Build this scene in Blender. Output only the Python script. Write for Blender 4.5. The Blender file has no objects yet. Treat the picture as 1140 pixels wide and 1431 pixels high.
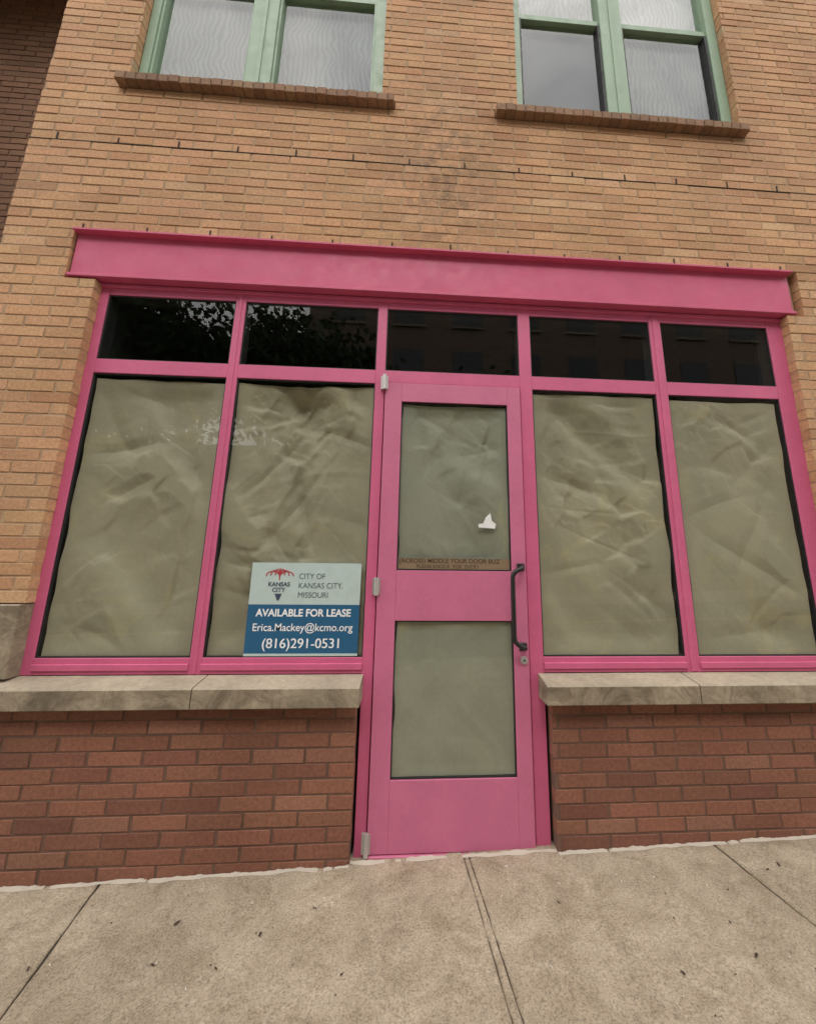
import bpy, math, random
from mathutils import Vector, Matrix, noise
random.seed(7)
scene=bpy.context.scene
C=scene.collection
# ------------------------------------------------------------------ helpers
class MB:
    def __init__(s): s.v=[];s.f=[];s.c=[]
    def box(s,x0,x1,y0,y1,z0,z1,ch=0.0,col=None):
        n=len(s.v); i=ch
        if ch>0:
            s.v+=[(x0+i,y0,z0+i),(x1-i,y0,z0+i),(x1-i,y0,z1-i),(x0+i,y0,z1-i),
              (x0,y0+i,z0),(x1,y0+i,z0),(x1,y0+i,z1),(x0,y0+i,z1),
              (x0,y1,z0),(x1,y1,z0),(x1,y1,z1),(x0,y1,z1)]
            F=[(0,1,2,3),(8,11,10,9)]
            for k in range(4):
                j=(k+1)%4; F.append((k,4+k,4+j,j)); F.append((4+k,8+k,8+j,4+j))
        else:
            s.v+=[(x0,y0,z0),(x1,y0,z0),(x1,y0,z1),(x0,y0,z1),(x0,y1,z0),(x1,y1,z0),(x1,y1,z1),(x0,y1,z1)]
            F=[(0,1,2,3),(4,7,6,5)]
            for k in range(4):
                j=(k+1)%4; F.append((k,4+k,4+j,j))
        s.f+=[tuple(a+n for a in f) for f in F]
        s.c+=[col]*len(F)
    def quad(s,a,b,c,d,col=None):
        n=len(s.v); s.v+=[a,b,c,d]; s.f.append((n,n+1,n+2,n+3)); s.c.append(col)
    def obj(s,name,mat,parent=None,smooth=False,loc=(0,0,0)):
        me=bpy.data.meshes.new(name); me.from_pydata(s.v,[],s.f); 
        if any(c is not None for c in s.c):
            at=me.color_attributes.new('col','FLOAT_COLOR','CORNER')
            for p in me.polygons:
                c=s.c[p.index] or (1,1,1)
                for l in p.loop_indices: at.data[l].color=(c[0],c[1],c[2],1)
        if smooth:
            for p in me.polygons: p.use_smooth=True
        me.materials.append(mat)
        o=bpy.data.objects.new(name,me); C.objects.link(o); o.location=loc
        if parent: o.parent=parent
        return o
def box(name,mat,parent,*b,ch=0.0):
    m=MB(); m.box(*b,ch=ch); return m.obj(name,mat,parent)
def empty(name):
    e=bpy.data.objects.new(name,None); C.objects.link(e); return e
def mk(name):
    m=bpy.data.materials.new(name); m.use_nodes=True; nt=m.node_tree
    b=nt.nodes['Principled BSDF']; return m,nt,b
def noise_n(nt,vec,scale,detail=4,rough=.5,dist=0):
    n=nt.nodes.new('ShaderNodeTexNoise'); n.inputs['Scale'].default_value=scale
    n.inputs['Detail'].default_value=detail; n.inputs['Roughness'].default_value=rough
    n.inputs['Distortion'].default_value=dist
    nt.links.new(vec,n.inputs['Vector']); return n.outputs['Fac']
def ramp(nt,fac,stops):
    r=nt.nodes.new('ShaderNodeValToRGB'); e=r.color_ramp.elements
    while len(e)<len(stops): e.new(.5)
    for i,(p,c) in enumerate(stops):
        e[i].position=p; e[i].color=(c,c,c,1) if isinstance(c,(int,float)) else (*c,1)
    nt.links.new(fac,r.inputs[0]); return r.outputs[0]
def mix(nt,a,b,fac=1.0,mode='MULTIPLY'):
    m=nt.nodes.new('ShaderNodeMix'); m.data_type='RGBA'; m.blend_type=mode
    for idx,val in ((6,a),(7,b),(0,fac)):
        if isinstance(val,bpy.types.NodeSocket): nt.links.new(val,m.inputs[idx])
        elif idx==0: m.inputs[0].default_value=val
        else: m.inputs[idx].default_value=(*val,1)
    return m.outputs[2]
def objco(nt):
    return nt.nodes.new('ShaderNodeTexCoord').outputs['Object']
def bump(nt,b,h,strength=.3,dist=.002):
    n=nt.nodes.new('ShaderNodeBump'); n.inputs['Strength'].default_value=strength
    n.inputs['Distance'].default_value=dist; nt.links.new(h,n.inputs['Height'])
    nt.links.new(n.outputs[0],b.inputs['Normal'])
def math_n(nt,op,a,b=None):
    n=nt.nodes.new('ShaderNodeMath'); n.operation=op
    for i,v in enumerate((a,b)):
        if v is None: continue
        if isinstance(v,bpy.types.NodeSocket): nt.links.new(v,n.inputs[i])
        else: n.inputs[i].default_value=v
    return n.outputs[0]
# ------------------------------------------------------------------ materials
def brick_mat(name):
    m,nt,b=mk(name); co=objco(nt)
    a=nt.nodes.new('ShaderNodeAttribute'); a.attribute_name='col'; col=a.outputs['Color']
    n1=noise_n(nt,co,60,3,.65); n2=noise_n(nt,co,1.6,3,.6); n3=noise_n(nt,co,300,1)
    c=mix(nt,col,ramp(nt,n1,[(.3,.76),(.7,1.15)]))
    c=mix(nt,c,ramp(nt,n2,[(.3,(.84,.80,.78)),(.65,(1.06,1.05,1.04))]))
    c=mix(nt,c,ramp(nt,n3,[(.35,.86),(.6,1.06)]))
    s=nt.nodes.new('ShaderNodeSeparateXYZ'); nt.links.new(co,s.inputs[0])
    dx=math_n(nt,'MULTIPLY',math_n(nt,'SUBTRACT',s.outputs[0],0.14),3.0)
    g=math_n(nt,'POWER',2.718,math_n(nt,'MULTIPLY',math_n(nt,'MULTIPLY',dx,dx),-1.0))
    zz=math_n(nt,'MULTIPLY',math_n(nt,'SUBTRACT',s.outputs[2],2.50),1.5)
    g2=math_n(nt,'POWER',2.718,math_n(nt,'MULTIPLY',math_n(nt,'MULTIPLY',zz,zz),-1.0))
    st=math_n(nt,'MULTIPLY',math_n(nt,'MULTIPLY',g,g2),ramp(nt,noise_n(nt,co,14,5,.75),[(.45,0.0),(.62,.75)]))
    c=mix(nt,c,(.14,.10,.07),st,'MIX')
    nt.links.new(c,b.inputs['Base Color']); b.inputs['Roughness'].default_value=.9
    bump(nt,b,n1,.5,.003)
    return m
M_brick=brick_mat('brick_face')
def mortar(name,base):
    m,nt,b=mk(name); co=objco(nt)
    c=mix(nt,base,ramp(nt,noise_n(nt,co,5,4,.6),[(.3,.75),(.7,1.15)]))
    nt.links.new(c,b.inputs['Base Color']); b.inputs['Roughness'].default_value=.95
    return m
M_mortU=mortar('mortar_tan',(.44,.30,.185)); M_mortL=mortar('mortar_brown',(.16,.09,.062))
def paint(name,base,rough=.4,dirt=.9,bs=.03):
    m,nt,b=mk(name); co=objco(nt)
    c=mix(nt,base,ramp(nt,noise_n(nt,co,4,5,.65),[(.3,dirt),(.65,1.03)]))
    c=mix(nt,c,ramp(nt,noise_n(nt,co,45,4,.7),[(.25,.94),(.6,1.02)]))
    nt.links.new(c,b.inputs['Base Color'])
    nt.links.new(ramp(nt,noise_n(nt,co,15,3),[(.3,rough-.05),(.7,rough+.12)]),b.inputs['Roughness'])
    bump(nt,b,noise_n(nt,co,90,2),bs,.002); return m
M_pink=paint('pink_paint',(.60,.115,.235),.5); M_pinkd=paint('pink_paint_beam',(.57,.088,.185),.55,.9)
M_pinkdoor=paint('pink_paint_door',(.57,.150,.265),.5,.92)
M_green=paint('green_window_paint',(.25,.36,.24),.5)
M_dark=paint('dark_gasket',(.015,.015,.015),.6); M_black=paint('black_handle',(.012,.012,.012),.35)
M_steel=paint('hinge_steel',(.55,.53,.50),.4); M_steel.node_tree.nodes['Principled BSDF'].inputs['Metallic'].default_value=.6
M_room=paint('dark_interior',(.012,.013,.012),.95)
def stone(name,base):
    m,nt,b=mk(name); co=objco(nt)
    c=mix(nt,base,ramp(nt,noise_n(nt,co,3,5,.7,.5),[(.3,.72),(.6,1.05)]))
    c=mix(nt,c,ramp(nt,noise_n(nt,co,40,4,.7),[(.3,.8),(.65,1.05)]))
    g=nt.nodes.new('ShaderNodeNewGeometry'); s=nt.nodes.new('ShaderNodeSeparateXYZ'); nt.links.new(g.outputs['Normal'],s.inputs[0])
    grime=ramp(nt,noise_n(nt,co,6,6,.75,1.),[(.40,(.42,.38,.33)),(.62,(.88,.86,.82))])
    c=mix(nt,c,grime,ramp(nt,s.outputs[2],[(.3,.95),(.7,.15)]))
    nt.links.new(c,b.inputs['Base Color']); b.inputs['Roughness'].default_value=.9
    bump(nt,b,noise_n(nt,co,110,3,.7),.5,.003); return m
M_stone=stone('cream_stone',(.43,.36,.265))
def concrete(name,base):
    m,nt,b=mk(name); co=objco(nt)
    c=mix(nt,base,ramp(nt,noise_n(nt,co,1.3,5,.65,.4),[(.3,(.74,.72,.69)),(.68,(1.08,1.08,1.08))]))
    c=mix(nt,c,ramp(nt,noise_n(nt,co,7,6,.75,.6),[(.34,(.72,.69,.64)),(.58,(1.04,1.04,1.04))]))
    fine=noise_n(nt,co,140,4,.85)
    c=mix(nt,c,ramp(nt,fine,[(.36,.48),(.5,1.0),(.66,1.3)]))
    v=nt.nodes.new('ShaderNodeTexVoronoi'); v.inputs['Scale'].default_value=7; nt.links.new(co,v.inputs['Vector'])
    c=mix(nt,c,ramp(nt,v.outputs['Distance'],[(.03,.45),(.07,1.0)]),.5)
    nt.links.new(c,b.inputs['Base Color']); b.inputs['Roughness'].default_value=.92
    bump(nt,b,fine,.6,.003); return m
M_conc=concrete('sidewalk_concrete',(.43,.355,.26)); M_groove=concrete('joint_dark',(.08,.068,.052))
M_asph=concrete('asphalt',(.05,.05,.05)); 
def glass(name,refl=1.0,tint=(.97,.98,.975)):
    m,nt,b=mk(name); nt.nodes.remove(b); out=nt.nodes['Material Output']
    t=nt.nodes.new('ShaderNodeBsdfTransparent'); t.inputs[0].default_value=(*tint,1)
    g=nt.nodes.new('ShaderNodeBsdfGlossy'); g.inputs['Roughness'].default_value=.015
    f=nt.nodes.new('ShaderNodeLayerWeight'); f.inputs[0].default_value=.5
    p=math_n(nt,'POWER',f.outputs['Facing'],4.5)
    k=math_n(nt,'ADD',math_n(nt,'MULTIPLY',p,.85),.065*refl)
    mx=nt.nodes.new('ShaderNodeMixShader'); nt.links.new(k,mx.inputs[0]); nt.links.new(t.outputs[0],mx.inputs[1]); nt.links.new(g.outputs[0],mx.inputs[2])
    nt.links.new(mx.outputs[0],out.inputs[0]); return m
M_glass=glass('window_glass'); M_glassU=glass('upper_window_glass',1.1)
def paper(name,base):
    m,nt,b=mk(name); co=objco(nt)
    c=mix(nt,base,ramp(nt,noise_n(nt,co,1.7,4,.6,.6),[(.3,(.84,.84,.80)),(.7,(1.1,1.1,1.04))]))
    c=mix(nt,c,ramp(nt,noise_n(nt,co,3.2,4,.6,1.5),[(.56,(1,1,1)),(.72,(1.16,1.12,.98))]))  # yellowish light patches put into the paper colour
    c=mix(nt,c,ramp(nt,noise_n(nt,co,55,4,.7),[(.3,.94),(.7,1.04)]))
    nt.links.new(c,b.inputs['Base Color']); b.inputs['Roughness'].default_value=.65
    return m
M_paper=paper('kraft_paper',(.32,.295,.205)); M_paper2=paper('kraft_paper_grey',(.29,.295,.225))
def flat(name,c,r=.5):
    m,nt,b=mk(name); co=objco(nt)
    nt.links.new(mix(nt,c,ramp(nt,noise_n(nt,co,20,3),[(.3,.95),(.7,1.03)])),b.inputs['Base Color']); b.inputs['Roughness'].default_value=r; return m
M_white=flat('sign_white',(.48,.58,.55)); M_blue=flat('sign_blue',(.015,.105,.215)); M_txtw=flat('sign_text_white',(.85,.85,.85))
M_txtg=flat('sign_text_grey',(.09,.12,.15)); M_red=flat('sign_red',(.42,.045,.06)); M_navy=flat('sign_navy',(.05,.06,.11))
M_tape=flat('brown_tape',(.24,.17,.10),.5); M_txtb=flat('tape_text',(.07,.035,.02))
M_stick=flat('white_sticker',(.8,.8,.78))
M_leaflit=flat('dry_leaf',(.055,.035,.022),.9); M_gum=flat('pale_speck',(.6,.57,.5),.9)

# ------------------------------------------------------------------ building
B=empty('brick_building')
CH=.06388; ZB=-.65; BL=.24; J=.0085
WX=[(-1.90,-.28),(.65,2.26)]
WX2=WX+[(3.25,4.86)]
EX=[(-1.84,2.335,-.56,1.586),(-2.01,2.455,1.586,1.905),(-9,9,ZB,-.555),(-2.40,-1.84,-.555,-.203),(2.335,2.95,-.555,-.203),(-.25,.695,-3,-.55)]
for a,b_ in WX2:
    EX.append((a,b_,3.055,5.16))
SILLS=[(-1.95,-.19),(.49,2.28),(3.15,4.95)]
for a,b_ in SILLS: EX.append((a,b_,2.991,3.055))
X0,X1,ZT=-2.40,5.6,6.6
def jit(c,a,r):
    k=1+r.uniform(-a,a); return tuple(max(0,v*k*(1+r.uniform(-.03,.03))) for v in c)
def brick_field(mb,xa,xb,za,zb,yf,ex,colf,rnd,depth=.05):
    n0=math.floor((za-ZB)/CH+.01); n1=math.ceil((zb-ZB)/CH-.01)
    for n in range(n0,n1):
        z=ZB+n*CH; zc=z+CH/2
        segs=[(xa,xb)]
        for e in ex:
            if e[2]<zc<e[3]:
                ns=[]
                for s in segs:
                    if e[1]<=s[0] or e[0]>=s[1]: ns.append(s); continue
                    if s[0]<e[0]: ns.append((s[0],e[0]))
                    if e[1]<s[1]: ns.append((e[1],s[1]))
                segs=ns
        off=(n%2)*BL/2+rnd.uniform(-.012,.012)
        for s in segs:
            k=math.floor((s[0]-off)/BL)
            while off+k*BL<s[1]:
                a=max(off+k*BL,s[0]); c=min(off+(k+1)*BL,s[1])
                a2=a+(J/2 if a>s[0] else 0); c2=c-(J/2 if c<s[1] else 0)
                k+=1
                if c2-a2<.012: continue
                dz=rnd.uniform(-.0020,.0020); dy=rnd.uniform(-.0014,.0014)
                mb.box(a2+rnd.uniform(0,.004),c2-rnd.uniform(0,.004),yf+dy,yf+depth,z+J/2+dz,z+CH-J/2+dz,ch=.0018,col=colf(zc,rnd))
def colU(z,r):
    t=r.random()
    base=(.545,.315,.168)
    if t<.12: base=(.49,.27,.14)
    elif t<.2: base=(.57,.355,.20)
    return jit(base,.10,r)
def colL(z,r):
    base=(.255,.108,.066)
    t=r.random()
    if t<.18: base=(.205,.085,.054)
    elif t<.26: base=(.28,.13,.085)
    return jit(base,.13,r)
r=random.Random(3)
mb=MB(); brick_field(mb,X0,X1,-.555,ZT,-.05,EX,colU,r); mb.obj('wall_bricks_tan',M_brick,B)
mb=MB(); brick_field(mb,X0,X1,-1.68,ZB,-.05,EX,colL,r); mb.obj('wall_bricks_red',M_brick,B)
def backing(name,mat,xa,xb,za,zb,y0,y1,ex,e=.004):
    xs={xa,xb}; zs={za,zb}; ex=[(a-e,b+e,c-e,d+e) for a,b,c,d in ex]
    for a,b_,c,d in ex:
        for v in(a,b_):
            if xa<v<xb: xs.add(v)
        for v in(c,d):
            if za<v<zb: zs.add(v)
    xs=sorted(xs);zs=sorted(zs); m=MB()
    for i in range(len(xs)-1):
        run=None
        for j in range(len(zs)-1):
            xc=(xs[i]+xs[i+1])/2;zc=(zs[j]+zs[j+1])/2
            solid=not any(q[0]<xc<q[1] and q[2]<zc<q[3] for q in ex)
            if solid and run is None: run=zs[j]
            if (not solid) and run is not None: m.box(xs[i],xs[i+1],y0,y1,run,zs[j]); run=None
        if run is not None: m.box(xs[i],xs[i+1],y0,y1,run,zs[-1])
    return m.obj(name,mat,B)
EXb=[q for q in EX if q[0]>-8]
backing('wall_core_upper',M_mortU,X0+.004,X1,-.6,ZT,-.0465,.025,EXb)
backing('wall_core_lower',M_mortL,X0+.004,X1,-1.8,-.6,-.0465,.025,EXb)
backing('wall_inner_lining',M_room,X0+.055,X1,-1.8,ZT-.1,.026,.20,EXb,e=.0)
box('parapet_cap',M_stone,B,X0-.04,X1+.04,-.10,.35,ZT,ZT+.09,ch=.005)
box('roof',M_asph,B,X0,X1,.24,5.0,ZT-.5,ZT-.4)
box('floor_slab',M_room,B,X0+.05,X1,.201,5.0,1.75,2.7)
box('back_wall',M_room,B,X0+.05,X1,3.0,3.1,-1.8,6.1)
box('shop_floor',M_room,B,X0+.05,X1,.205,3.0,-1.8,-1.32)
box('side_wall',M_room,B,X1-.1,X1-.002,.24,3.0,-1.8,6.1)
box('side_wall_inner',M_room,B,X0+.06,X0+.5,.201,3.0,-1.8,6.1)
def rot_obj(o,ang,loc):
    o.rotation_euler=(0,0,ang); o.location=loc
rr=random.Random(9)
def colD(z,r_): return jit((.24,.125,.07),.15,r_)  # own dark brown, with recess shade put into the brick colour too
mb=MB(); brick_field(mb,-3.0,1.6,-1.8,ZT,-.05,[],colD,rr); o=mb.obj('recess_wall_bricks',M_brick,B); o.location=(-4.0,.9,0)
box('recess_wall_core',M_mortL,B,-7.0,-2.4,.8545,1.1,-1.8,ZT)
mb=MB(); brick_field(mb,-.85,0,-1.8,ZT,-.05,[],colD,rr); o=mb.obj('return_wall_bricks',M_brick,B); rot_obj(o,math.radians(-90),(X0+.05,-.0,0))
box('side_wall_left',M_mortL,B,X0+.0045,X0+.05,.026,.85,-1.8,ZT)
box('ambient_block_soffit',M_mortL,B,-7.0,X0-.05,-.02,.85,5.6,5.9)  # unseen slab, added to keep sky light out of the recess
mb=MB(); brick_field(mb,-7.0,-4.6,-1.8,ZT,-.05,[],colD,rr); mb.obj('ambient_block_wall_bricks',M_brick,B)  # unseen side wall, added to shut ambient light out of the recess
box('ambient_block_wall_core',M_mortL,B,-7.0,-4.604,-.0455,.85,-1.8,ZT)
jm=MB(); rw=random.Random(4)
x=X0-.001
while x<X1:
    L=rw.uniform(.05,.2); t=rw.uniform(.0012,.0030)
    jm.box(x,min(x+L,X1),-.0515,-.04,2.544-t,2.544+t); x+=L+rw.uniform(0,.003)
x=-2.24
while x<X1: 
    jm.box(x-.0045,x+.0045,-.0528,-.04,2.548,2.548+.048*rw.uniform(.7,1.)); x+=.36
x=-1.97
while x<2.5:
    jm.box(x-.0045,x+.0045,-.0528,-.04,1.909,1.909+.038*rw.uniform(.6,1.2)); x+=.36
M_weep=flat('weep_dark',(.045,.03,.02),.95)
jm.obj('weep_joints',M_weep,B)
def sillpiece(name,xa,xb):
    m=MB(); yf,yb=-.13,.0
    zt,zb=-.558,-.647
    pr=[(yf+.004,zb),(yf,zb+.004),(yf,zt-.006),(yf+.006,zt),(yb,zt+.022),(yb,zb)]
    n=len(pr)
    for xx in (xa,xb):
        m.v+=[(xx,y,z) for y,z in pr]
    m.f.append(tuple(range(n))[::-1]); m.f.append(tuple(range(n,2*n)))
    for k in range(n):
        j=(k+1)%n; m.f.append((k,j,n+j,n+k))
    m.c=[None]*len(m.f)
    return m.obj(name,M_stone,B)
sillpiece('sill_stone_1',X0-.03,-.982);sillpiece('sill_stone_2',-.977,-.232);sillpiece('sill_stone_3',.652,1.408);sillpiece('sill_stone_4',1.413,2.6);sillpiece('sill_stone_5',2.605,X1)
box('sill_mortar',M_mortU,B,-2.0,-.3,-.12,-.001,-.64,-.57); box('sill_mortar_2',M_mortU,B,.7,2.7,-.12,-.001,-.64,-.57)
box('stone_block_1',M_stone,B,X0-.02,-1.842,-.07,.0,-.533,-.205,ch=.004)
box('stone_block_2',M_stone,B,2.337,2.95,-.07,.0,-.533,-.205,ch=.004)
bm=MB()
bm.box(-2.0,2.40,-.035,.0,1.612,1.885)
bm.box(-2.006,2.406,-.072,.0,1.885,1.899,ch=.002)
bm.box(-2.0,2.40,-.058,.0,1.592,1.612,ch=.003)
bm.obj('lintel_beam',M_pinkd,B)
box('beam_pocket',M_mortU,B,-2.01,2.455,.001,.0255,1.590,1.903); box('beam_pocket_inner',M_room,B,-2.01,2.455,.0265,.2,1.590,1.903)
# ------------------------------------------------------------------ storefront frame
V=[(-1.862,-1.796),(-1.076,-1.018),(-.240,-.186),(.612,.684),(1.45,1.524),(2.238,2.34)]
T,TB,LT,Bz=1.524,1.116,1.032,-.458
fm=MB(); y0,y1=0.0,.0245
for i,(a,b_) in enumerate(V):
    zb=-.535
    if i in(2,3): zb=-1.34
    fm.box(a,b_,y0,y1,zb,1.588,ch=.002)
for i in range(5):
    a=V[i][1];b_=V[i+1][0]
    fm.box(a,b_,y0+.001,y1,T,1.587,ch=.002)
    fm.box(a,b_,y0+.001,y1,LT if i!=2 else 1.040,TB,ch=.002)
    if i!=2: fm.box(a,b_,y0+.001,y1,-.534,Bz,ch=.002)
for i,(a,b_) in enumerate(V):
    if i in (1,4): fm.box(a+.022,b_-.022,-.004,.0,-.53,1.585,ch=.001)
for i in (0,1,3,4):
    a=V[i][1];b_=V[i+1][0]; fm.box(a,b_,-.008,.001,-.515,-.485,ch=.002)
fm.box(-1.86,2.338,-.012,.0,1.566,1.586,ch=.002)
fm.obj('storefront_frame',M_pink,B)
fb=MB()
for i,(a,b_) in enumerate(V): fb.box(a+.004,b_-.004,.025,.09,-.53 if i not in(2,3) else -1.33,1.585)
for i in range(5):
    a=V[i][1]-.004;b_=V[i+1][0]+.004
    fb.box(a,b_,.0255,.089,T+.004,1.584); fb.box(a,b_,.0255,.089,1.042,TB-.004)
fb.obj('frame_inner',M_dark,B)
gk=MB()
def ring(m,a,b_,c,d,w,ya,yb):
    m.box(a,a+w,ya,yb,c,d); m.box(b_-w,b_,ya,yb,c,d); m.box(a+w,b_-w,ya,yb,c,c+w); m.box(a+w,b_-w,ya,yb,d-w,d)
gl=MB(); GY=.014
for i in range(5):
    a=V[i][1];b_=V[i+1][0]
    ring(gk,a,b_,TB,T,.006,.007,.022); gl.quad((a,GY,TB),(b_,GY,TB),(b_,GY,T),(a,GY,T))
    if i!=2:
        ring(gk,a,b_,Bz,LT,.006,.007,.022); gl.quad((a,GY,Bz),(b_,GY,Bz),(b_,GY,LT),(a,GY,LT))
# ------------------------------------------------------------------ door
D=empty('door'); D.parent=B
dl,dr=-.180,.606; dt,db=1.034,-1.300
gx0,gx1=-.084,.528
dm=MB(); ya,yb=-.012,.020
dm.box(dl,gx0,ya,yb,db,dt,ch=.002); dm.box(gx1,dr,ya,yb,db,dt,ch=.002)
dm.box(gx0,gx1,ya,yb,.92,dt-.0005,ch=.001); dm.box(gx0,gx1,ya,yb,-.28,-.028,ch=.001); dm.box(gx0,gx1,ya,yb,db+.0005,-1.002,ch=.001)
dm.obj('leaf',M_pinkdoor,D)
gap=MB(); gap.box(-.186,.612,.091,.099,-1.34,1.04); gap.obj('door_gap',M_dark,D)
ring(gk,gx0,gx1,-.028,.92,.006,-.004,.018); ring(gk,gx0,gx1,-1.002,-.28,.006,-.004,.018)
for z0_,z1_ in((-.028,.92),(-1.002,-.28)): gl.quad((gx0,.003,z0_),(gx1,.003,z0_),(gx1,.003,z1_),(gx0,.003,z1_))
gk.obj('gaskets',M_dark,B); gl.obj('storefront_glass',M_glass,B)
box('threshold',M_pinkdoor,D,-.185,.612,-.02,.10,-1.335,-1.304,ch=.003)
hm=MB()
def cyl(m,cx,cy,z0,z1,rad,n=14):
    s=len(m.v)
    for k in range(n):
        a=2*math.pi*k/n; m.v+=[(cx+rad*math.cos(a),cy+rad*math.sin(a),z0),(cx+rad*math.cos(a),cy+rad*math.sin(a),z1)]
    for k in range(n):
        j=(k+1)%n; m.f.append((s+2*k,s+2*j,s+2*j+1,s+2*k+1))
    m.f.append(tuple(s+2*k for k in range(n))[::-1]); m.f.append(tuple(s+2*k+1 for k in range(n)))
    m.c+=[None]*(n+2)
for z in (1.03,-.11,-1.255):
    cyl(hm,-.183,-.024,z-.045,z+.045,.011)
    hm.box(-.205,-.183,-.016,.0,z-.04,z+.04); hm.box(-.183,-.165,-.018,-.011,z-.04,z+.04)
hm.obj('hinges',M_steel,D)
def tube(name,pts,rad,mat,parent):
    cu=bpy.data.curves.new(name,'CURVE'); cu.dimensions='3D'; cu.bevel_depth=rad; cu.bevel_resolution=5
    sp=cu.splines.new('POLY'); sp.points.add(len(pts)-1)
    for i,p in enumerate(pts): sp.points[i].co=(*p,1)
    cu.use_fill_caps=True
    o=bpy.data.objects.new(name,cu); C.objects.link(o)
    dg=bpy.context.evaluated_depsgraph_get(); me=bpy.data.meshes.new_from_object(o.evaluated_get(dg))
    bpy.data.objects.remove(o); me.materials.clear(); me.materials.append(mat)
    for p in me.polygons:p.use_smooth=True
    o2=bpy.data.objects.new(name,me); C.objects.link(o2); o2.parent=parent; return o2
def arc(p,q,c,n=6):
    out=[]
    for i in range(n+1):
        t=i/n; out.append(tuple((1-t)**2*p[k]+2*t*(1-t)*c[k]+t*t*q[k] for k in range(3)))
    return out
hz0,hz1=-.405,-.005
hp=[(.575,-.012,hz1)]+arc((.575,-.05,hz1),(.535,-.075,hz1-.02),(.575,-.075,hz1))+arc((.525,-.075,hz1-.03),(.515,-.075,hz1-.07),(.515,-.075,hz1-.035))
hp+=arc((.515,-.075,hz0+.07),(.525,-.075,hz0+.03),(.515,-.075,hz0+.035))+arc((.535,-.075,hz0+.02),(.575,-.05,hz0),(.575,-.075,hz0))+[(.575,-.012,hz0)]
tube('pull_handle',hp,.0120,M_black,D)
hb=MB()
for z in(hz0,hz1): 
    hb.box(.555,.595,-.020,-.012,z-.02,z+.02,ch=.004)
hb.obj('handle_rose',M_black,D)
lk=MB()
n=20
def disc(m,cx,cz,ya,yb,rad):
    s=len(m.v)
    for k in range(n):
        a=2*math.pi*k/n; m.v+=[(cx+rad*math.cos(a),ya,cz+rad*math.sin(a)),(cx+rad*math.cos(a),yb,cz+rad*math.sin(a))]
    for k in range(n):
        j=(k+1)%n; m.f.append((s+2*k,s+2*j,s+2*j+1,s+2*k+1))
    m.f.append(tuple(s+2*k for k in range(n))); m.c+=[None]*(n+1)
disc(lk,.577,-.47,-.022,-.012,.019); disc(lk,.577,-.47,-.027,-.022,.012); lk.obj('lock_cylinder',M_steel,D)
disc_o=MB(); disc(disc_o,.577,-.47,-.0275,-.027,.005); disc_o.obj('keyhole',M_dark,D)
# ------------------------------------------------------------------ creased paper
def facet(px,pz,seed,sc,sharp=22):
    d,pts=noise.voronoi(Vector((px*sc,pz*sc,seed*7.3)))
    out=0;ws=0
    for k in range(4):
        w=math.exp(-(d[k]-d[0])*sharp)
        q=pts[k]; h1=noise.cell(q*13.1+Vector((.3,.1,0)))*2-1; h2=noise.cell(q*17.7+Vector((0,.7,.2)))*2-1
        out+=w*((px*sc-q.x)*h1+(pz*sc-q.y)*h2); ws+=w
    return out/ws/sc
def sst(t): t=max(0,min(1,t)); return t*t*(3-2*t)
def paper_sheet(name,xa,xb,za,zb,yb0,amp,seed,mat,folds=10,nx=150,nz=260,edge=.006,depth=.022):
    rd=random.Random(seed); m=MB(); F=[]
    for i in range(folds):
        cx=rd.uniform(xa,xb);cz=zb-(zb-za)*rd.random()**1.6; an=rd.choice([rd.uniform(-.6,.6),rd.uniform(.7,2.4),rd.uniform(-.9,-.2)])
        F.append((cx,cz,math.cos(an),math.sin(an),rd.uniform(.012,.07),rd.uniform(.3,1)*rd.choice([1,1,-.7]),rd.uniform(.12,.42)))
    H=[]
    for j in range(nz+1):
        tz=j/nz
        for i in range(nx+1):
            tx=i/nx
            x=xa+(xb-xa)*tx; z=za+(zb-za)*tz
            wv=noise.noise_vector(Vector((x*1.7,z*1.4,seed)))*.11
            qx=x+wv.x; qz=z+wv.y
            act=max(.12,min(1.15,.5+1.5*noise.noise(Vector((x*1.9,z*1.6,seed+20)))+.6*(tz-.45)))
            h=.55*noise.noise(Vector((qx*1.8,qz*1.1,seed)))
            h+=facet(qx+.45*qz,qz*.6,seed,2.6,11)*2.6*(.4+.6*act)
            h+=facet(qx-.35*qz,qz*.9,seed+3,6.5,18)*1.7*act
            h+=facet(qx,qz,seed+6,18,20)*.75*act
            for cx,cz,c,s,w,a,L in F:
                dx=qx-cx;dz=qz-cz
                u=dx*c+dz*s; v=-dx*s+dz*c
                if abs(v)<w:
                    h+=a*(1-abs(v)/w)**1.2*math.exp(-(u/L)**2)*w*8
            H.append(h)
            ex=edge*noise.noise(Vector((z*5,seed,9.0*(tx>.5))))*2
            m.v.append([x+ex*(abs(tx-.5)*2)**6,0,z+edge*noise.noise(Vector((x*5,seed,9)))*2*(abs(tz-.5)*2)**8])
    H2=sorted(H); lo=H2[int(len(H2)*.03)]
    idx=0
    for j in range(nz+1):
        for i in range(nx+1):
            t=(H[idx]-lo)*amp
            e=min(i/nx,1-i/nx)/.22; e2=min(j/nz,1-j/nz)/.08
            msk=(.25+.75*sst(e))*(.35+.65*sst(e2))
            m.v[idx][1]=yb0+(t*msk if t>0 else t*.1); idx+=1
    m.v=[tuple(v) for v in m.v]
    for j in range(nz):
        for i in range(nx):
            a=j*(nx+1)+i; m.f.append((a,a+1,a+nx+2,a+nx+1))
    m.c=[None]*len(m.f)
    return m.obj(name,mat,B,smooth=True)
PY=.0185
paper_sheet('window_paper_1',-1.784,-1.074,-.458,1.006,PY,.026,1,M_paper,18)
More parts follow.
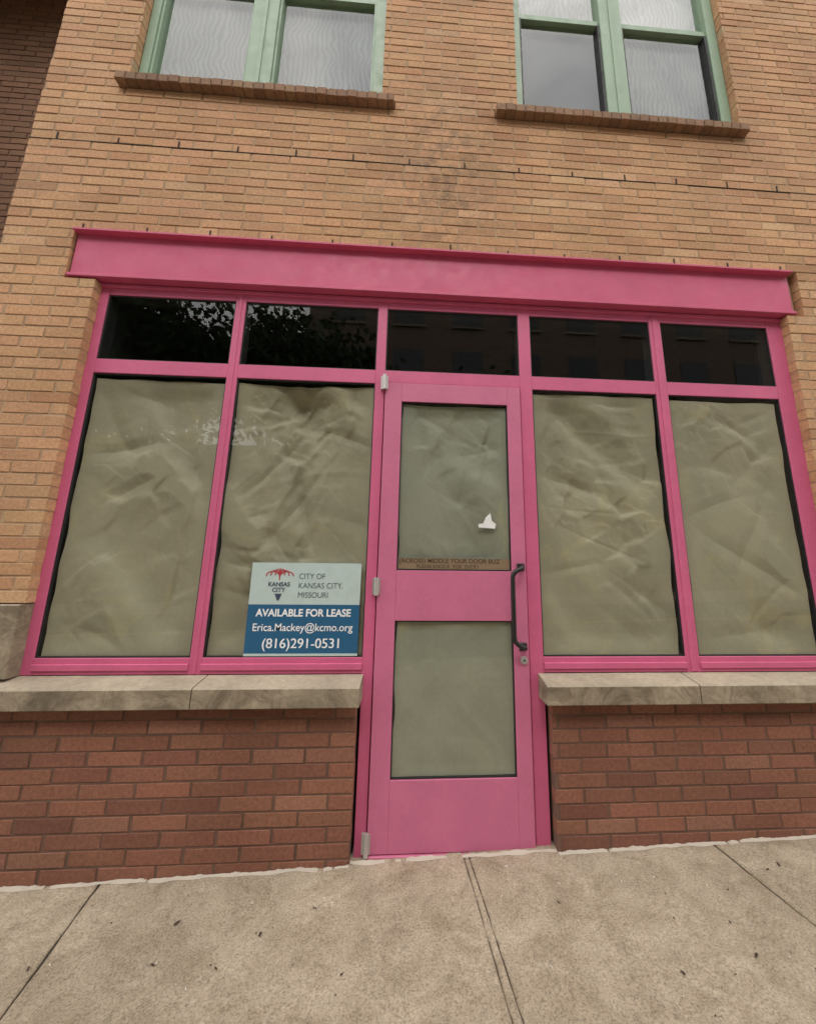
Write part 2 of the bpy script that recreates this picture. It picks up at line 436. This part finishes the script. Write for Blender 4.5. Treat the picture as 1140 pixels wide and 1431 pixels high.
paper_sheet('window_paper_2',-1.012,-.194,-.458,1.012,PY,.040,12,M_paper,34)
paper_sheet('window_paper_3',.686,1.432,-.458,1.014,PY,.028,3,M_paper,20)
paper_sheet('window_paper_4',1.540,2.215,-.458,1.004,PY,.026,4,M_paper,18)
paper_sheet('door_paper_1',-.080,.524,-.028,.908,.0075,.017,5,M_paper2,14,110,160)
paper_sheet('door_paper_2',-.078,.524,-1.000,-.284,.0075,.009,6,M_paper2,5,90,110)
# ------------------------------------------------------------------ text
def text(body,x,z,size,y,mat,parent,name,align='LEFT',bold=0.0,sx=1.0):
    cu=bpy.data.curves.new(name,'FONT'); cu.body=body; cu.size=size; cu.align_x=align; cu.offset=bold
    o=bpy.data.objects.new(name,cu); C.objects.link(o)
    dg=bpy.context.evaluated_depsgraph_get(); me=bpy.data.meshes.new_from_object(o.evaluated_get(dg))
    bpy.data.objects.remove(o)
    me.transform(Matrix(((sx,0,0,x),(0,0,-1,y),(0,1,0,z),(0,0,0,1))))
    me.materials.clear(); me.materials.append(mat)
    o2=bpy.data.objects.new(name,me); C.objects.link(o2); o2.parent=parent; return o2
S=empty('lease_sign')
sx0,sx1,sz0,sz1,sp=-.825,-.268,-.452,.004,-.205
box('panel_top',M_white,S,sx0,sx1,.004,.010,sp,sz1); box('panel_bottom',M_blue,S,sx0,sx1,.004,.010,sz0+.012,sp)
box('panel_edge',M_white,S,sx0,sx1,.004,.010,sz0,sz0+.012)
ty=.0030
text('AVAILABLE FOR LEASE',(sx0+sx1)/2,-.262,.050,ty,M_txtw,S,'text_available','CENTER',.0014,.95)
text('Erica.Mackey@kcmo.org',(sx0+sx1)/2,-.333,.052,ty,M_txtw,S,'text_email','CENTER',.0004,.95)
text('(816)291-0531',(sx0+sx1)/2,-.414,.066,ty,M_txtw,S,'text_phone','CENTER',.0)
text('(816)291-0531',(sx0+sx1)/2+.0018,-.414,.066,ty-.0003,M_txtw,S,'text_phone_weight','CENTER',.0)
for k,t in enumerate(('CITY OF','KANSAS CITY,','MISSOURI')):
    text(t,-.585,-.077-k*.047,.040,ty,M_txtg,S,'text_city_%d'%k,'LEFT',.0,.9)
text('KANSAS',-.682,-.115,.030,ty,M_navy,S,'logo_text_1','CENTER',.0008); text('CITY',-.682,-.143,.030,ty,M_navy,S,'logo_text_2','CENTER',.0008)
lg=MB()
for a in range(-3,4):
    pts=[]; wdt=.020*abs(a)+.0001; sg=1 if a>0 else -1
    for t in range(11):
        u=t/10*math.pi
        xx=-.682+sg*(wdt/2)*(1-math.cos(u))*1.15 if a else -.682
        zz=-.078+(.055-.006*abs(a))*math.sin(u*.80+.25) if a else -.085+.062*t/10
        pts.append((xx,zz))
    for p,q in zip(pts,pts[1:]):
        d=Vector((q[0]-p[0],q[1]-p[1])); 
        if d.length<1e-6: continue
        d=Vector((-d.y,d.x)).normalized()*.0028
        lg.quad((p[0]-d.x,ty,p[1]-d.y),(p[0]+d.x,ty,p[1]+d.y),(q[0]+d.x,ty-.0001*abs(a),q[1]+d.y),(q[0]-d.x,ty-.0001*abs(a),q[1]-d.y))
lg.obj('logo_fountain',M_red,S)
lh=MB(); lh.quad((-.700,ty,-.152),(-.664,ty,-.152),(-.678,ty,-.185),(-.686,ty,-.185)); lh.obj('logo_tip',M_navy,S)
tb=MB(); tb.box(-.076,.520,.0005,.0015,-.020,.036); tb.obj('tape_band',M_tape,D)
text('(ACROSS) MIDDLE YOUR DOOR BUZ',-.072,.012,.033,.0,M_txtb,D,'tape_text_1','LEFT',.0006,.98)
text('PLEASE KNOCK  FOR  ENTRY',.02,-.015,.026,.0,M_txtb,D,'tape_text_2','LEFT',.0003,.98)
stk=MB(); 
stk.v=[(.355,.001,.205),(.445,.001,.200),(.450,.001,.225),(.428,.001,.243),(.420,.001,.285),(.395,.001,.262),(.380,.001,.228),(.352,.001,.224)]
stk.f=[tuple(range(8))]; stk.c=[None]; stk.obj('torn_sticker',M_stick,D)
# ------------------------------------------------------------------ upper windows
def screen_mat(name,base,dark):
    m,nt,b=mk(name); co=objco(nt)
    w=nt.nodes.new('ShaderNodeTexWave'); w.inputs['Scale'].default_value=9; w.inputs['Distortion'].default_value=14; w.inputs['Detail'].default_value=2; w.inputs['Detail Scale'].default_value=.5
    nt.links.new(co,w.inputs['Vector'])
    c=mix(nt,base,ramp(nt,w.outputs['Fac'],[(.2,dark),(.8,1.15)]))
    c=mix(nt,c,ramp(nt,noise_n(nt,co,2.2,5,.6,1.),[(.3,.6),(.65,1.2)]))
    nt.links.new(c,b.inputs['Base Color']); b.inputs['Roughness'].default_value=.8; return m
M_scr=screen_mat('insect_screen',(.115,.125,.115),.55); M_scrd=screen_mat('dark_shade',(.014,.018,.02),.8); M_blind=screen_mat('white_blind',(.38,.38,.36),.9)
def upwin(k,a,b_):
    W=empty('upper_window_%d'%k); W.parent=B
    z0,z1=3.03,5.16; m=MB(); mc=a+(b_-a)*.475; mw=.085
    m.box(a,a+.055,.0,.1,z0,z1,ch=.003); m.box(b_-.075,b_,.0,.1,z0,z1,ch=.003)
    m.box(mc-mw,mc+mw,.0,.1,z0,z1,ch=.003); m.box(mc-.012,mc+.012,-.008,.0,z0,z1,ch=.002)
    m.box(a,b_,-.002,.1,z1-.08,z1,ch=.003); m.box(a,b_,-.002,.1,z0,z0+.09,ch=.003)
    g=MB(); s=MB(); sd=MB(); bl=MB(); rl=4.075; sh=MB()
    for i,(c,d) in enumerate(((a+.055,mc-mw),(mc+mw,b_-.075))):
        m.box(c,d,.018,.09,rl,rl+.05,ch=.003)
        sh.box(c,c+.016,.012,.09,z0+.09,rl,ch=.002); sh.box(d-.016,d,.012,.09,z0+.09,rl,ch=.002)
        g.quad((c,.045,z0),(d,.045,z0),(d,.045,z1),(c,.045,z1))
        tgt=sd if (k==2 and i==0) else s
        tgt.quad((c,.085,z0),(d,.085,z0),(d,.085,rl+.02),(c,.085,rl+.02))
        bl.quad((c,.087,rl+.02),(d,.087,rl+.02),(d,.087,z1),(c,.087,z1))
    m.obj('frame',M_green,W); sh.obj('screen_track',M_dark if k==2 else M_green,W); g.obj('glass',M_glassU,W); s.obj('screen',M_scr,W); bl.obj('blind',M_blind,W)
    if sd.v: sd.obj('dark_screen',M_scrd,W)
for k,(a,b_) in enumerate(WX2): upwin(k+1,a,b_)
sm=MB(); rs=random.Random(5)
for a,b_ in SILLS:
    x=a
    while x<b_-.01:
        e=min(x+.066,b_); sm.box(x+.003,e-.003,-.10+rs.uniform(-.002,.002),.0,2.994,3.052,ch=.003,col=jit((.28,.165,.095),.14,rs)); x+=.066
sm.obj('window_sill_bricks',M_brick,B)
sc=MB()
for a,b_ in SILLS: sc.box(a+.004,b_-.004,-.094,.0,2.997,3.049)
sc.obj('window_sill_mortar',M_mortL,B)
# ------------------------------------------------------------------ ground
SL=.0264; G0=-1.309
def gz(x): return G0+SL*max(-25,min(25,x))
def strip(name,mat,ya,yb,dz,xs=(-400,-25,25,400)):
    m=MB()
    for p,q in zip(xs,xs[1:]):
        m.quad((p,ya,gz(p)+dz),(q,ya,gz(q)+dz),(q,yb,gz(q)+dz),(p,yb,gz(p)+dz))
    return m.obj(name,mat)
M_grass,nt,b=mk('grass_ground'); co=objco(nt)
nt.links.new(mix(nt,(.07,.09,.035),ramp(nt,noise_n(nt,co,3,6,.7),[(.3,.6),(.7,1.2)])),b.inputs['Base Color']); b.inputs['Roughness'].default_value=1
strip('ground',M_grass,-600,600,-.25)
strip('road',M_asph,-11.0,-3.55,-.13)
mk_=MB()
M_line=flat('road_paint_yellow',(.55,.38,.05),.7)
for y in(-7.35,-7.20): 
    p,q=-25,25
    mk_.quad((p,y,gz(p)-.126),(q,y,gz(q)-.126),(q,y+.1,gz(q)-.126),(p,y+.1,gz(p)-.126))
mk_.obj('road_marking',M_line)
def kerb(name,ya,yb):
    m=MB()
    for p,q in zip((-200,-25,25),(-25,25,200)):
        s=len(m.v)
        for xx in(p,q): m.v+=[(xx,ya,gz(xx)-.2),(xx,ya,gz(xx)+.001),(xx,yb,gz(xx)+.001),(xx,yb,gz(xx)-.2)]
        m.f+=[(s,s+1,s+5,s+4),(s+1,s+2,s+6,s+5),(s+2,s+3,s+7,s+6)]
    m.c=[None]*len(m.f); return m.obj(name,M_conc)
kerb('kerb',-3.55,-3.40); kerb('kerb',-11.15,-11.0)
strip('far_sidewalk',M_conc,-14.0,-11.15,-.002)
SW=empty('sidewalk')
js=[(-1.33,-.60,.004),(.262,.60,.0),(1.42,1.86,.004)]
jx=[(-12+1.5*k-.0,-12+1.5*k+.6,.004) for k in range(0,7)]+js+[(2.95+1.5*k,3.5+1.5*k,.004) for k in range(0,7)]
base=MB(); base.quad((-26,.11,gz(-26)-.010),(26,.11,gz(26)-.010),(26,-3.4,gz(26)-.010),(-26,-3.4,gz(-26)-.010)); base.obj('joint_bed',M_groove,SW)
def slab(m,l0,l1,r0,r1,ya=.11,yb=-3.398,z=0.0,ch=.006):
    s=len(m.v); n=110
    for k in range(n+1):
        t=k/n; y=ya+(yb-ya)*t; L=l0+(l1-l0)*t; R=r0+(r1-r0)*t
        wl=.004*noise.noise(Vector((L*3,y*9,1)))+.003*noise.noise(Vector((L*3,y*40,1)));wr=.004*noise.noise(Vector((R*3,y*9,2)))+.003*noise.noise(Vector((R*3,y*40,2)))
        xs_=[(L+wl,-.010),(L+wl,-.004),(L+ch+wl,0),(R-ch+wr,0),(R+wr,-.004),(R+wr,-.010)]
        m.v+=[(xx,y,gz(xx)+z+dz) for xx,dz in xs_]
    for k in range(n):
        for i in range(5):
            a=s+k*6+i; m.f.append((a,a+6,a+7,a+1)); m.c.append(None)
sl=MB()
allj=[(-25,-25,0)]+jx+[(25,25,0)]
for p,q in zip(allj,allj[1:]):
    a0,a1=p[0]+p[2],p[1]+p[2]; b0,b1=q[0]-q[2],q[1]-q[2]
    if p is js[1]: a0+=.013; a1+=.034
    if q is js[1]: b0-=.013; b1-=.034
    slab(sl,a0,a1,b0,b1)
sl.obj('slabs',M_conc,SW)
j2=MB(); slab(j2,.262-.010,.60-.030,.262+.010,.60+.030,z=-.002,ch=.003); j2.obj('joint_strip',M_conc,SW)
M_seal=flat('pale_sealant',(.50,.43,.35),.9)
se=MB()
def seal(xa,xb,yw):
    x=xa
    while x<xb:
        e=min(x+.012,xb)
        nz_=noise.noise(Vector((x*7,0,0)))+.6*noise.noise(Vector((x*33,0,0)))
        if nz_>-.35:
            h=.004+.009*max(0,nz_+.3); w=.006+.016*max(0,noise.noise(Vector((x*9,3,0)))+.4)
            se.quad((x,yw-w,gz(x)+.001),(e,yw-w,gz(e)+.001),(e,yw,gz(e)+h),(x,yw,gz(x)+h))
        x=e
seal(X0,-.252,-.0525); seal(.697,X1,-.0525); seal(-.25,.695,-.032)
se.obj('wall_base_sealant',M_seal,B)
lt=MB(); rl_=random.Random(21)
def leaf(x,y,s,rot,m=lt):
    n=7; st=len(m.v)
    for k in range(n):
        a=2*math.pi*k/n; rr_=s*(.45+.55*abs(math.cos(a)))*rl_.uniform(.7,1.1)
        dx=rr_*math.cos(a); dy=rr_*math.sin(a)*.6
        X=x+dx*math.cos(rot)-dy*math.sin(rot); Y=y+dx*math.sin(rot)+dy*math.cos(rot)
        m.v.append((X,Y,gz(X)+.003+rl_.uniform(0,.004)))
    m.f.append(tuple(range(st,st+n))); m.c.append(None)
for x,d,s in((-.85,1.73,.016),(-.52,1.66,.013),(1.18,1.45,.014),(1.62,1.80,.013),(1.55,1.78,.009),(-.62,1.55,.010),(-.84,1.58,.012),(.9,1.42,.012),(-1.25,1.6,.010),(1.3,1.70,.009),(-.2,1.5,.008),(1.0,1.6,.007),(-.35,1.75,.008),(.6,1.7,.008),(-1.1,1.75,.008)):
    leaf(x,d-2.0,s,rl_.uniform(0,6))
for k in range(320): leaf(rl_.uniform(-4,4),rl_.uniform(-3.3,-.07),rl_.uniform(.002,.006),rl_.uniform(0,6))
lt.obj('leaf_litter',M_leaflit)
gm=MB()
for k in range(60): leaf(rl_.uniform(-3,3),-.07-abs(rl_.gauss(0,.25)),rl_.uniform(.002,.008),rl_.uniform(0,6),gm)
gm.obj('pavement_specks',M_gum)
# ------------------------------------------------------------------ across the street (seen in the glass)
OB=empty('reflection_backdrop_building')  # unseen building, added so the transom glass reflects dark
M_ob=flat('brown_render',(.17,.12,.085),.9); M_og=flat('dark_window',(.03,.035,.04),.2)
box('walls',M_ob,OB,-5.5,26,-26,-15,-1.8,15); box('sky_blocking_wing',M_ob,OB,-34,-5.5,-26,-19.5,-2.4,6.5); box('sky_blocking_wing_coping',M_stone,OB,-34.2,-5.5,-26.2,-19.3,6.5,6.75,ch=.03)  # low part added to cover bright sky in the lower reflections
ow=MB(); of=MB()
for fl in range(5):
    for k in range(10):
        x=-4.2+k*3.0; z=-.3+fl*3.1
        ow.box(x,x+1.5,-15.01,-14.97,z,z+1.7); of.box(x-.08,x+1.58,-15,-14.88,z-.14,z-.02)
for k in range(9):
    for z in (-.3,2.8): ow.box(-32+k*3,-30.6+k*3,-19.51,-19.47,z,z+1.7)
ow.obj('windows',M_og,OB); of.obj('sills',M_stone,OB); box('cornice',M_stone,OB,-5.7,26.2,-26.2,-14.6,15,15.5,ch=.05)
M_bark,nt,b=mk('bark'); co=objco(nt)
nt.links.new(mix(nt,(.09,.065,.045),ramp(nt,noise_n(nt,co,12,5,.7),[(.3,.5),(.7,1.2)])),b.inputs['Base Color']); b.inputs['Roughness'].default_value=.95
M_leaf,nt,b=mk('foliage'); 
at=nt.nodes.new('ShaderNodeAttribute'); at.attribute_name='col'; nt.links.new(at.outputs['Color'],b.inputs['Base Color']); b.inputs['Roughness'].default_value=.8
def make_tree(seed):
    rd=random.Random(seed); tr=MB(); lf=MB()
    def limb(p,q,r0,r1,n=7):
        d=(q-p).normalized(); a=d.orthogonal().normalized(); b2=d.cross(a); s=len(tr.v)
        for pt,rad in((p,r0),(q,r1)):
            for k in range(n):
                an=2*math.pi*k/n; tr.v.append(tuple(pt+a*rad*math.cos(an)+b2*rad*math.sin(an)))
        for k in range(n):
            j=(k+1)%n; tr.f.append((s+k,s+j,s+n+j,s+n+k)); tr.c.append(None)
    tips=[]
    def grow(p,d,L,rad,dep):
        q=p+d*L; limb(p,q,rad,rad*.68)
        if dep==0: tips.append(q); return
        if dep<=3: tips.append(q)
        for k in range(3):
            nd=(d+Vector((rd.uniform(-1,1),rd.uniform(-1,1),rd.uniform(-.25,.6)))*.75).normalized()
            grow(q,nd,L*rd.uniform(.66,.84),rad*.62,dep-1)
    grow(Vector((0,0,0)),Vector((0,0,1)),2.7,.2,4)
    for t in tips:
        R=rd.uniform(.7,1.3); sh=rd.uniform(.5,1.3)
        for k in range(60):
            c=t+Vector((rd.gauss(0,1),rd.gauss(0,1),rd.gauss(0,.8)))*R*.5
            a=Vector((rd.uniform(-1,1),rd.uniform(-1,1),rd.uniform(-1,1))).normalized(); b2=a.orthogonal().normalized(); s=rd.uniform(.09,.18)
            g=sh*rd.uniform(.7,1.2)
            lf.quad(tuple(c-a*s),tuple(c-b2*s*.5),tuple(c+a*s),tuple(c+b2*s*.5),(.045*g,.085*g,.025*g))
    return tr,lf
protos=[make_tree(11),make_tree(12)]
meshes=[]
for i,(x,y,s) in enumerate(((-8.5,-12.4,1.25),(-4.2,-12.6,1.2),(2.5,-12.4,1.0),(8.5,-12.4,1.0),(-13,-12.5,1.25),(-7.5,-17,1.6),(-14,-17,1.6))):
    T_=empty('street_tree'); T_.location=(x,y,gz(x)-.05); T_.scale=(s,s,s); T_.rotation_euler=(0,0,i*1.3)
    tr,lf=protos[i%2]
    if i<2:
        a=tr.obj('trunk',M_bark,T_); c=lf.obj('crown',M_leaf,T_); meshes.append((a.data,c.data))
    else:
        for nm,me in zip(('trunk','crown'),meshes[i%2]):
            o=bpy.data.objects.new(nm,me); C.objects.link(o); o.parent=T_
# ------------------------------------------------------------------ light
w=bpy.data.worlds.new('World'); scene.world=w; w.use_nodes=True; nt=w.node_tree
bg=nt.nodes['Background']; sky=nt.nodes.new('ShaderNodeTexSky'); sky.sky_type='NISHITA'; sky.sun_disc=False
ELEV=math.radians(50); AZ=math.radians(182)
sky.sun_elevation=ELEV; sky.sun_rotation=AZ; sky.air_density=1.5; sky.dust_density=4
hs=nt.nodes.new('ShaderNodeHueSaturation'); hs.inputs['Saturation'].default_value=.3; nt.links.new(sky.outputs[0],hs.inputs['Color'])
tc=nt.nodes.new('ShaderNodeTexCoord')
cl=ramp(nt,noise_n(nt,tc.outputs['Generated'],3.2,7,.6,.8),[(.3,(.62,.64,.67)),(.62,(1.3,1.27,1.23))])
dk=mix(nt,hs.outputs[0],(21,21,21),1.0,'DARKEN')
ov=mix(nt,dk,(21.5,21.5,21.5),.65,'MIX')
nt.links.new(mix(nt,ov,cl),bg.inputs[0]); bg.inputs[1].default_value=.15
ld=bpy.data.lights.new('sun','SUN'); ld.energy=.9; ld.angle=math.radians(14); ld.color=(1,.95,.88)
so=bpy.data.objects.new('sun',ld); C.objects.link(so)
dv=Vector((math.sin(AZ)*math.cos(ELEV),math.cos(AZ)*math.cos(ELEV),math.sin(ELEV)))
so.rotation_euler=dv.to_track_quat('Z','Y').to_euler()
# ------------------------------------------------------------------ camera
cam=bpy.data.cameras.new('camera'); co_=bpy.data.objects.new('camera',cam); C.objects.link(co_)
cam.sensor_fit='VERTICAL'; cam.sensor_height=36; cam.lens=517/1431*36; cam.clip_start=.02; cam.clip_end=2000
cam.shift_x=-38.6/1431; cam.shift_y=-27.5/1431
Rt=Vector((.99808,-.06094,.0112)); F=Vector((.05763,.97943,.19337)); U=Rt.cross(F)
mat=Matrix((( Rt.x,U.x,-F.x,0),(Rt.y,U.y,-F.y,-2.0),(Rt.z,U.z,-F.z,0),(0,0,0,1)))
co_.matrix_world=mat
scene.camera=co_
scene.view_settings.view_transform='Standard'; scene.view_settings.look='None'; scene.view_settings.exposure=0
for o in list(scene.objects):
    if o.parent is None: o.location.z+=1.309
